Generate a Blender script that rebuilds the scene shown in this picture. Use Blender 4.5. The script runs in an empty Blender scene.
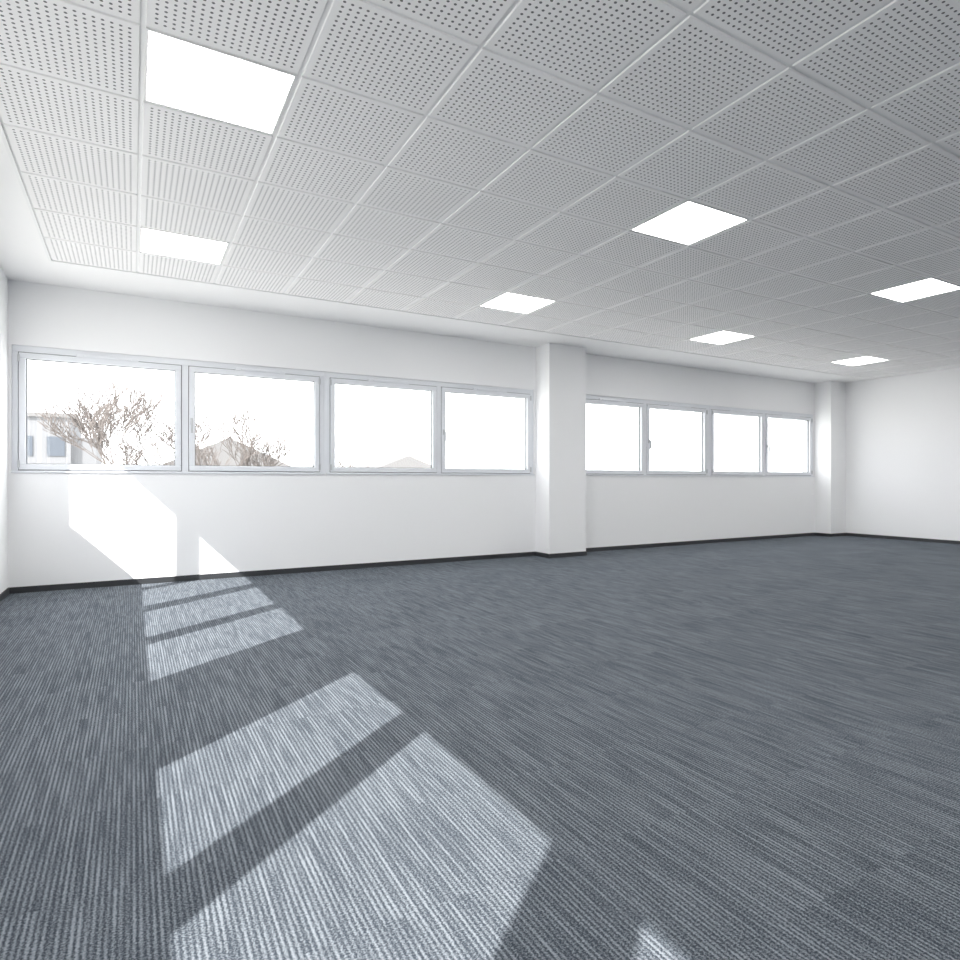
import bpy, bmesh, math, random
from mathutils import Vector
random.seed(7)
scn=bpy.context.scene
scn.view_settings.view_transform='Standard'
scn.view_settings.look='None'
scn.view_settings.exposure=0.02
scn.view_settings.gamma=1.15

CAMZ=1.057; HC=2.943; D=7.76; XL=-0.99; XR=11.65; YB=-4.5
T=0.625; GX=0.036; GY=3.139           # ceiling grid module / origin
# ------------------------------------------------------------ helpers
def link(o): scn.collection.objects.link(o); return o
def mesh_obj(name,boxes=None,mats=(),bm=None,parent=None):
    if bm is None: bm=bmesh.new()
    if boxes:
        for b in boxes:
            add_box(bm,*b)
    me=bpy.data.meshes.new(name); bm.to_mesh(me); bm.free()
    for m in mats: me.materials.append(m)
    o=link(bpy.data.objects.new(name,me))
    if parent: o.parent=parent
    return o
def add_box(bm,x0,x1,y0,y1,z0,z1,mi=0):
    if x0>x1:x0,x1=x1,x0
    if y0>y1:y0,y1=y1,y0
    v=[bm.verts.new(p) for p in ((x0,y0,z0),(x1,y0,z0),(x1,y1,z0),(x0,y1,z0),(x0,y0,z1),(x1,y0,z1),(x1,y1,z1),(x0,y1,z1))]
    for f in ((3,2,1,0),(4,5,6,7),(0,1,5,4),(1,2,6,5),(2,3,7,6),(3,0,4,7)):
        fc=bm.faces.new([v[i] for i in f]); fc.material_index=mi
def bevel(o,w,seg=2):
    m=o.modifiers.new('bevel','BEVEL'); m.width=w; m.segments=seg; m.limit_method='ANGLE'; m.angle_limit=math.radians(40)

class NT:
    def __init__(s,mat): s.t=mat.node_tree; s.n=s.t.nodes; s.l=s.t.links
    def new(s,typ,**k):
        n=s.n.new(typ)
        for a,b in k.items(): setattr(n,a,b)
        return n
    def m(s,op,a,b=None,c=None):
        n=s.n.new('ShaderNodeMath'); n.operation=op
        for i,v in enumerate((a,b,c)):
            if v is None: continue
            if isinstance(v,(int,float)): n.inputs[i].default_value=v
            else: s.l.new(v,n.inputs[i])
        return n.outputs[0]
    def mix(s,f,a,b):
        n=s.n.new('ShaderNodeMix'); n.data_type='RGBA'
        for i,v in ((0,f),(6,a),(7,b)):
            if isinstance(v,(int,float)): n.inputs[i].default_value=v
            elif isinstance(v,tuple): n.inputs[i].default_value=(*v,1)
            else: s.l.new(v,n.inputs[i])
        return n.outputs[2]
    def comb(s,x,y,z=0.0):
        n=s.n.new('ShaderNodeCombineXYZ')
        for i,v in enumerate((x,y,z)):
            if isinstance(v,(int,float)): n.inputs[i].default_value=v
            else: s.l.new(v,n.inputs[i])
        return n.outputs[0]
    def noise(s,vec,scale,detail=2,rough=.5):
        n=s.n.new('ShaderNodeTexNoise'); n.inputs['Scale'].default_value=scale; n.inputs['Detail'].default_value=detail
        n.inputs['Roughness'].default_value=rough
        s.l.new(vec,n.inputs['Vector']); return n.outputs['Fac']
def mat(name,col=(.8,.8,.8),rough=.6,metal=0,emit=None,spec=.5):
    m=bpy.data.materials.new(name); m.use_nodes=True
    b=m.node_tree.nodes['Principled BSDF']
    b.inputs['Base Color'].default_value=(*col,1); b.inputs['Roughness'].default_value=rough
    b.inputs['Metallic'].default_value=metal; b.inputs['Specular IOR Level'].default_value=spec
    if emit:
        b.inputs['Emission Color'].default_value=(*emit[0],1); b.inputs['Emission Strength'].default_value=emit[1]
    return m,b
def paint(name,col,rough=.85):
    m,b=mat(name,col,rough,spec=.2); n=NT(m)
    g=n.new('ShaderNodeNewGeometry')
    f=n.noise(g.outputs['Position'],160,1)
    bp=n.new('ShaderNodeBump'); bp.inputs['Strength'].default_value=.05; bp.inputs['Distance'].default_value=.002
    n.l.new(f,bp.inputs['Height']); n.l.new(bp.outputs[0],b.inputs['Normal'])
    return m
M_wall=paint('wall_paint',(.90,.903,.912))
M_col=paint('column_paint',(.89,.893,.902))
M_ceil=paint('ceiling_paint',(.905,.90,.90))
M_base,_=mat('baseboard_vinyl',(.016,.018,.021),.5)
M_frame,_=mat('window_pvc',(.75,.77,.81),.35)
M_gask,_=mat('window_gasket',(.10,.105,.11),.6)
M_metal,_=mat('handle_metal',(.50,.51,.53),.35,.6)
M_tbar,_=mat('ceiling_grid_metal',(.84,.84,.84),.5)
M_lampframe,_=mat('lamp_frame',(.85,.85,.85),.4)
M_lamp,_=mat('lamp_diffuser',(.9,.9,.9),.5,emit=((1,.985,.96),18.0))
# glass
M_glass=bpy.data.materials.new('window_glass'); M_glass.use_nodes=True
n=NT(M_glass); n.n.clear()
out=n.new('ShaderNodeOutputMaterial'); tr=n.new('ShaderNodeBsdfTransparent'); gl=n.new('ShaderNodeBsdfGlossy'); gl.inputs['Roughness'].default_value=.0
mx=n.new('ShaderNodeMixShader'); mx.inputs[0].default_value=.03
n.l.new(tr.outputs[0],mx.inputs[1]); n.l.new(gl.outputs[0],mx.inputs[2]); n.l.new(mx.outputs[0],out.inputs[0])
# perforated tile
M_tile,b=mat('perforated_tile',(.8,.8,.8),.8,spec=.2); n=NT(M_tile)
g=n.new('ShaderNodeNewGeometry'); sp=n.new('ShaderNodeSeparateXYZ'); n.l.new(g.outputs['Position'],sp.inputs[0])
NH=20
masks=[];dd=[]
for ax,o0 in ((0,GX),(1,GY)):
    q=n.m('DIVIDE',n.m('SUBTRACT',sp.outputs[ax],o0),T)
    fr=n.m('SUBTRACT',q,n.m('FLOOR',q))
    p=n.m('MULTIPLY',fr,NH)
    cell=n.m('FLOOR',p)
    masks.append(n.m('MULTIPLY',n.m('GREATER_THAN',cell,.5),n.m('LESS_THAN',cell,NH-1.5)))
    c=n.m('SUBTRACT',n.m('SUBTRACT',p,cell),.5)
    dd.append(n.m('MULTIPLY',c,c))
hole=n.m('LESS_THAN',n.m('ADD',dd[0],dd[1]),.205**2)
hole=n.m('MULTIPLY',n.m('MULTIPLY',hole,masks[0]),masks[1])
n.l.new(n.mix(hole,(.905,.895,.895),(.13,.13,.14)),b.inputs['Base Color'])
# carpet
M_carpet,b=mat('striped_carpet',(.1,.1,.1),1.0,spec=.1); n=NT(M_carpet)
g=n.new('ShaderNodeNewGeometry'); sp=n.new('ShaderNodeSeparateXYZ'); n.l.new(g.outputs['Position'],sp.inputs[0])
X,Y=sp.outputs[0],sp.outputs[1]
ix=n.m('FLOOR',n.m('DIVIDE',X,.5)); iy=n.m('FLOOR',n.m('DIVIDE',Y,.5))
wn=n.new('ShaderNodeTexWhiteNoise',noise_dimensions='2D'); n.l.new(n.comb(n.m('ADD',ix,37.0),n.m('ADD',iy,11.0)),wn.inputs['Vector'])
rs=n.new('ShaderNodeSeparateXYZ'); n.l.new(wn.outputs['Color'],rs.inputs[0])
r2=rs.outputs[1]
# all tiles laid the same way, stripes running towards the window wall; every tile has its own yarn pattern
off=n.m('MULTIPLY',r2,17.0)
wob=n.m('MULTIPLY',n.m('SUBTRACT',n.noise(g.outputs['Position'],110,1),.5),.006)
ph=n.m('MULTIPLY',n.m('ADD',X,wob),2*math.pi/.0137)
wave=n.m('ADD',n.m('MULTIPLY',n.m('SINE',ph),.5),.5)
st=n.noise(n.comb(n.m('MULTIPLY',X,60.0),n.m('MULTIPLY',Y,3.6),off),1.0,1)
st=n.m('MULTIPLY',n.m('SUBTRACT',st,.30),2.5)
st.node.use_clamp=True
blk=n.noise(n.comb(n.m('MULTIPLY',X,14.0),n.m('MULTIPLY',Y,1.6),off),1.0,1)
grain=n.noise(g.outputs['Position'],190,2,.75)
val=n.m('MULTIPLY',wave,n.m('ADD',n.m('MULTIPLY',st,.70),.22))
val=n.m('ADD',val,n.m('MULTIPLY',n.m('SUBTRACT',blk,.5),.22))
val=n.m('ADD',val,n.m('MULTIPLY',n.m('SUBTRACT',r2,.5),.07))
val=n.m('ADD',n.m('ADD',val,.03),n.m('MULTIPLY',n.m('SUBTRACT',grain,.5),2.9)); val.node.use_clamp=True
n.l.new(n.mix(val,(.025,.032,.043),(.215,.240,.270)),b.inputs['Base Color'])
bp=n.new('ShaderNodeBump'); bp.inputs['Strength'].default_value=.35; bp.inputs['Distance'].default_value=.004
n.l.new(val,bp.inputs['Height']); n.l.new(bp.outputs[0],b.inputs['Normal'])

# ------------------------------------------------------------ room shell
mesh_obj('floor',[(XL-.12,XR+.2,YB-.2,D+.25,-.2,0)],[M_carpet])
Z0,Z1=1.145,2.34
G1=(-.965,4.80); G2=(5.47,11.155)
y0,y1=D,D+.25
mesh_obj('wall_front',[(XL-.12,XR+.2,y0,y1,0,Z0),(XL-.12,XR+.2,y0,y1,Z1,HC+.1),
   (XL-.12,G1[0],y0,y1,Z0,Z1),(G1[1],G2[0],y0,y1,Z0,Z1),(G2[1],XR+.2,y0,y1,Z0,Z1)],[M_wall])
LZ0,LZ1=1.11,2.355
L1=(2.83,7.40); L2=(-2.8,1.86)
x0,x1=XL-.12,XL
mesh_obj('wall_left',[(x0,x1,YB-.2,D,0,LZ0),(x0,x1,YB-.2,D,LZ1,HC+.1),(x0,x1,YB-.2,L2[0],LZ0,LZ1),
   (x0,x1,L2[1],L1[0],LZ0,LZ1),(x0,x1,L1[1],D,LZ0,LZ1)],[M_wall])
mesh_obj('wall_right',[(XR,XR+.2,YB-.2,D,0,HC+.1)],[M_wall])
mesh_obj('wall_back',[(XL,XR,YB-.2,YB,0,HC+.1)],[M_wall])
# columns
YC=D-.35
C1=(4.83,5.45); C2=(11.18,XR)
mesh_obj('column',[(C1[0],C1[1],YC,D,0,HC)],[M_col])
mesh_obj('column',[(C2[0],C2[1],YC,D,0,HC)],[M_col])
# baseboards
bh,bt=.058,.012
mesh_obj('baseboard_front',[(XL,C1[0],D-bt,D,0,bh),(C1[0]-bt,C1[0],YC-bt,D-bt,0,bh),(C1[0],C1[1],YC-bt,YC,0,bh),(C1[1],C1[1]+bt,YC-bt,D-bt,0,bh),
   (C1[1],C2[0],D-bt,D,0,bh),(C2[0]-bt,C2[0],YC-bt,D-bt,0,bh),(C2[0],XR,YC-bt,YC,0,bh)],[M_base])
mesh_obj('baseboard_right',[(XR-bt,XR,YB,YC-bt,0,bh)],[M_base])
mesh_obj('baseboard_left',[(XL,XL+bt,YB,D-bt,0,bh)],[M_base])
mesh_obj('baseboard_back',[(XL+bt,XR-bt,YB,YB+bt,0,bh)],[M_base])

# ------------------------------------------------------------ ceiling
c0,c1=-1,18; r0,r1=-11,6
fx0,fx1=GX+c0*T,GX+c1*T; fy0,fy1=GY+r0*T,GY+r1*T
e=.02
mesh_obj('ceiling',[(XL,fx0-e,YB,D,HC,HC+.1),(fx1+e,XR,YB,D,HC,HC+.1),(fx0-e,fx1+e,fy1+e,D,HC,HC+.1),(fx0-e,fx1+e,YB,fy0-e,HC,HC+.1),
    (fx0-e,fx1+e,fy0-e,fy1+e,HC+.05,HC+.1)],[M_ceil])
mesh_obj('trim_ceiling',[(fx0-e,fx0,fy0-e,fy1+e,HC-.006,HC+.05),(fx1,fx1+e,fy0-e,fy1+e,HC-.006,HC+.05),
    (fx0,fx1,fy1,fy1+e,HC-.006,HC+.05),(fx0,fx1,fy0-e,fy0,HC-.006,HC+.05)],[M_tbar])
panels=[(i,j) for i in (0,5,10,15) for j in (4,0,-4,-8)]
bm=bmesh.new()
for i in range(c0,c1):
    for j in range(r0,r1):
        if (i,j) in panels: continue
        a,b_=GX+i*T,GY+j*T
        def ring(g,z): return [bm.verts.new(p) for p in ((a+g,b_+g,z),(a+T-g,b_+g,z),(a+T-g,b_+T-g,z),(a+g,b_+T-g,z))]
        R=[ring(.012,HC),ring(.010,HC+.003),ring(.009,HC+.02)]
        bm.faces.new(R[0][::-1])
        for q in range(2):
            for k in range(4):
                bm.faces.new((R[q][k],R[q][(k+1)%4],R[q+1][(k+1)%4],R[q+1][k]))
mesh_obj('ceiling_tiles',None,[M_tile],bm)
w=.0115
bars=[]
for i in range(c0,c1+1): bars.append((GX+i*T-w if i>c0 else fx0,GX+i*T+w if i<c1 else fx1,fy0,fy1,HC+.008,HC+.03))
for j in range(r0,r1+1):
    ya=GY+j*T-w if j>r0 else fy0; yb=GY+j*T+w if j<r1 else fy1
    for i in range(c0,c1): bars.append((GX+i*T+w,GX+(i+1)*T-w,ya,yb,HC+.008,HC+.03))
mesh_obj('ceiling_grid',bars,[M_tbar])
for i,j in panels:
    a,b_=GX+i*T,GY+j*T; g=.012; f=.010
    mesh_obj('ceiling_light_panel',[(a+g,a+T-g,b_+g,b_+g+f,HC,HC+.03),(a+g,a+T-g,b_+T-g-f,b_+T-g,HC,HC+.03),
       (a+g,a+g+f,b_+g+f,b_+T-g-f,HC,HC+.03),(a+T-g-f,a+T-g,b_+g+f,b_+T-g-f,HC,HC+.03),
       (a+g+f,a+T-g-f,b_+g+f,b_+T-g-f,HC+.003,HC+.02,1)],[M_lampframe,M_lamp])

# ------------------------------------------------------------ windows
def window(name,axis,s0,s1,z0,z1,lights,gz,face,depth,sgn,handle=True,fw=.05):
    """axis 'x': runs along X, face = room side plane Y; depth goes by sgn."""
    emp=link(bpy.data.objects.new(name,None))
    def B(a0,a1,n0,n1,za,zb,mi=0):
        p,q=face+sgn*n0,face+sgn*n1
        return (a0,a1,p,q,za,zb,mi) if axis=='x' else (p,q,a0,a1,za,zb,mi)
    gz0,gz1=gz; sw=.060
    fb=gz0-sw; ft=gz1+sw
    n0,n1=.014,depth
    bx=[B(s0,s1,n0,n1,z0,fb),B(s0,s1,n0,n1,ft,z1)]
    a=lights[0][0]-sw; c=lights[1][1]+sw
    bx+=[B(s0,a,n0,n1,fb,ft),B(c,s1,n0,n1,fb,ft),B(lights[0][1]+sw,lights[1][0]-sw,n0,n1,fb,ft)]
    o=mesh_obj('frame',bx,[M_frame],parent=emp); bevel(o,.004)
    for k,(p,q) in enumerate(lights):
        m0,m1=0.0,depth-.008
        G=.007
        a,c=p-sw+G,q+sw-G
        bx=[B(a,c,m0,m1,fb+G,gz0),B(a,c,m0,m1,gz1,ft-G),B(a,p,m0,m1,gz0,gz1),B(q,c,m0,m1,gz0,gz1)]
        o=mesh_obj('sash_%d'%(k+1),bx,[M_frame],parent=emp); bevel(o,.006)
        r_0,r_1=.022,depth-.012
        mesh_obj('seal_%d'%(k+1),[B(a-G,c+G,r_0,r_1,fb,fb+G),B(a-G,c+G,r_0,r_1,ft-G,ft),B(a-G,a,r_0,r_1,fb+G,ft-G),B(c,c+G,r_0,r_1,fb+G,ft-G)],[M_gask],parent=emp)
        gk=.007; u,v=depth*.45,depth*.55
        mesh_obj('gasket_%d'%(k+1),[B(p,q,u-.008,v+.008,gz0,gz0+gk),B(p,q,u-.008,v+.008,gz1-gk,gz1),B(p,p+gk,u-.008,v+.008,gz0+gk,gz1-gk),B(q-gk,q,u-.008,v+.008,gz0+gk,gz1-gk)],[M_gask],parent=emp)
        bm=bmesh.new(); yy=face+sgn*depth*.5
        pts=[(p,gz0),(q,gz0),(q,gz1),(p,gz1)]
        bm.faces.new([bm.verts.new((s,yy,z) if axis=='x' else (yy,s,z)) for s,z in pts])
        mesh_obj('glass_%d'%(k+1),None,[M_glass],bm,parent=emp)
        cc=(p+q)/2+.03
        o=mesh_obj('vent_cover_%d'%(k+1),[B(cc-.26,cc+.26,-.012,.0,ft-.012,ft+.022),B(cc-.20,cc+.20,-.020,-.012,ft-.006,ft+.014)],[M_frame],parent=emp); bevel(o,.004)
        hs=[(a if k==0 else c)]
        for hz in (fb+.06,ft-.06):
            o=mesh_obj('hinge_%d'%(k+1),[B(hs[0]-.010,hs[0]+.010,-.014,.002,hz-.035,hz+.035)],[M_metal],parent=emp); bevel(o,.004)
    hs=lights[1][0]-sw*.5; hz=(gz0+gz1)/2-.03
    o=mesh_obj('handle',[B(hs-.014,hs+.014,-.010,0,hz-.035,hz+.035),B(hs-.009,hs+.009,-.045,-.010,hz-.009,hz+.009),B(hs-.012,hs+.012,-.058,-.040,hz-.125,hz+.012)],[M_metal],parent=emp); bevel(o,.004)
    o=mesh_obj('sill',[B(s0,s1,-.024,.012,z0-.012,z0+.004)],[M_frame],parent=emp); bevel(o,.003)
def front(name,s0,s1):
    gl=s0+.105; gr=s1-.105; wd=(gr-gl-.18)/2
    window(name,'x',s0,s1,Z0,Z1,[(gl,gl+wd),(gr-wd,gr)],(1.216,2.219),D+.005,.085,1)
front('window_1',G1[0],1.905); front('window_2',1.93,G1[1])
front('window_3',G2[0],8.30); front('window_4',8.325,G2[1])
mesh_obj('trim_1',[(1.905,1.93,D+.022,D+.09,Z0,Z1)],[M_frame]); mesh_obj('trim_2',[(8.30,8.325,D+.022,D+.09,Z0,Z1)],[M_frame])
lg=(1.18,2.235); lf=-1.05; ld=.06
window('window_5','y',2.83,5.215,LZ0,LZ1,[(2.95,3.88),(4.08,5.10)],lg,lf,ld,-1)
window('window_6','y',5.215,7.40,LZ0,LZ1,[(5.35,6.32),(6.48,7.30)],lg,lf,ld,-1)
window('window_7','y',-.46,1.86,LZ0,LZ1,[(-.265,.75),(.98,1.76)],lg,lf,ld,-1)
window('window_8','y',-2.8,-.46,LZ0,LZ1,[(-2.66,-1.75),(-1.55,-.63)],lg,lf,ld,-1)

# ------------------------------------------------------------ outside
GZ=-4.0
M_ground,_=mat('pale_ground',(.5,.5,.48),.95)
bm=bmesh.new(); add_box(bm,-150,150,-60,260,GZ-.2,GZ)
mesh_obj('ground',None,[M_ground],bm)
M_bld,_=mat('render_facade',(.13,.133,.14),.9); M_bwin,_=mat('facade_window',(.04,.05,.065),.3); M_roof,_=mat('roof_tile',(.11,.108,.108),.9)
bx=[(-14,-3.3,50,60,GZ,5.0),(-14.2,-3.1,49.8,60.2,5.0,5.25,1),(-3.3,-2.0,50.5,60,GZ,3.8)]
for k in range(6):
    xx=-12.5+k*1.6
    for zz in (2.6,-.4): bx.append((xx,xx+.9,49.93,50,zz,zz+1.2,2))
mesh_obj('office_block',bx,[M_bld,M_roof,M_bwin])
def house(name,x0,x1,y0,y1,zb,zr):
    bm=bmesh.new(); add_box(bm,x0,x1,y0,y1,GZ,zb)
    ym=(x0+x1)/2
    v=[bm.verts.new(p) for p in ((x0-.4,y0-.4,zb),(x1+.4,y0-.4,zb),(ym,y0-.4,zr),(x0-.4,y1+.4,zb),(x1+.4,y1+.4,zb),(ym,y1+.4,zr))]
    for f in ((0,1,2),(5,4,3),(0,2,5,3),(2,1,4,5),(1,0,3,4)):
        fc=bm.faces.new([v[i] for i in f]); fc.material_index=1
    mesh_obj(name,None,[M_bld,M_roof],bm)
house('house',2.0,12.2,62,74,2.2,4.8)
house('house',22,31,70,84,2.0,3.9)
M_bark,_=mat('bark',(.085,.072,.066),.9)
def tube(bm,p,q,r0_,r1_):
    d=(q-p).normalized()
    u=d.cross(Vector((.3,.9,.2))).normalized(); v=d.cross(u)
    A=[];B_=[]
    for k in range(3):
        an=k*2*math.pi/3; w3=u*math.cos(an)+v*math.sin(an)
        A.append(bm.verts.new(p+w3*r0_)); B_.append(bm.verts.new(q+w3*r1_))
    for k in range(3):
        bm.faces.new((A[k],A[(k+1)%3],B_[(k+1)%3],B_[k]))
def tree(name,x,y,hgt,seed,spread=.45,levels=5,thin=.014):
    rnd=random.Random(seed); bm=bmesh.new()
    def branch(p,d,ln,r,lv):
        N=4 if lv>1 else 3
        q=p.copy(); dd_=d.copy(); pts=[(q.copy(),dd_.copy(),r)]
        for k in range(N):
            rn=max(r*(1-.45*(k+1)/N),thin)
            dd_=(dd_+Vector((rnd.uniform(-.2,.2),rnd.uniform(-.2,.2),rnd.uniform(.0,.13)))).normalized()
            q2=q+dd_*ln/N
            tube(bm,q,q2,pts[-1][2],rn); q=q2; pts.append((q.copy(),dd_.copy(),rn))
        if lv==0: return
        nb=4 if lv>1 else 3
        for k in range(nb):
            a,b2,rr=pts[rnd.randint(N-1,N)] if lv>=levels-1 else pts[rnd.randint(1,N)]
            az=rnd.uniform(0,2*math.pi); s_=rnd.uniform(.6,1.0)*spread*1.8
            nd=(b2+Vector((math.cos(az)*s_,math.sin(az)*s_,rnd.uniform(0.0,.2)))).normalized()
            branch(a,nd,ln*rnd.uniform(.58,.80),max(rr*.62,thin),lv-1)
    branch(Vector((x,y,GZ)),Vector((0,0,1)),hgt*.36,.17,levels)
    top=sorted(v.co.z for v in bm.verts)[int(len(bm.verts)*.995)]
    k=hgt/(top-GZ)
    for v in bm.verts:
        v.co.z=GZ+(v.co.z-GZ)*k
    mesh_obj(name,None,[M_bark],bm)
tree('bare_tree',0.7,34,9.8,3,.6); tree('bare_tree',2.6,43,9.9,11,.55); tree('bare_tree',4.4,36,8.7,5,.5); tree('bare_tree',10.6,44,7.6,8,.5,4)
# ------------------------------------------------------------ light
w_=bpy.data.worlds.new('sky'); scn.world=w_; w_.use_nodes=True
bg=w_.node_tree.nodes['Background']; bg.inputs[0].default_value=(.96,.98,1.0,1); bg.inputs[1].default_value=5.4
sl=bpy.data.lights.new('sun','SUN'); sl.energy=13.5; sl.angle=math.radians(.5); sl.color=(1,.975,.93)
so=link(bpy.data.objects.new('sun',sl)); so.rotation_euler=Vector((1,.865,-1.045)).to_track_quat('-Z','Y').to_euler(); so.location=(-10,-8,12)
# ------------------------------------------------------------ camera
cd=bpy.data.cameras.new('camera'); cam=link(bpy.data.objects.new('camera',cd)); scn.camera=cam
cd.sensor_width=36; cd.lens=36*646.63/960; cd.shift_x=-57.21/960; cd.shift_y=.79/960
cd.clip_start=.05; cd.clip_end=600
cam.location=(0,0,CAMZ); cam.rotation_euler=(math.radians(90),0,-0.559)
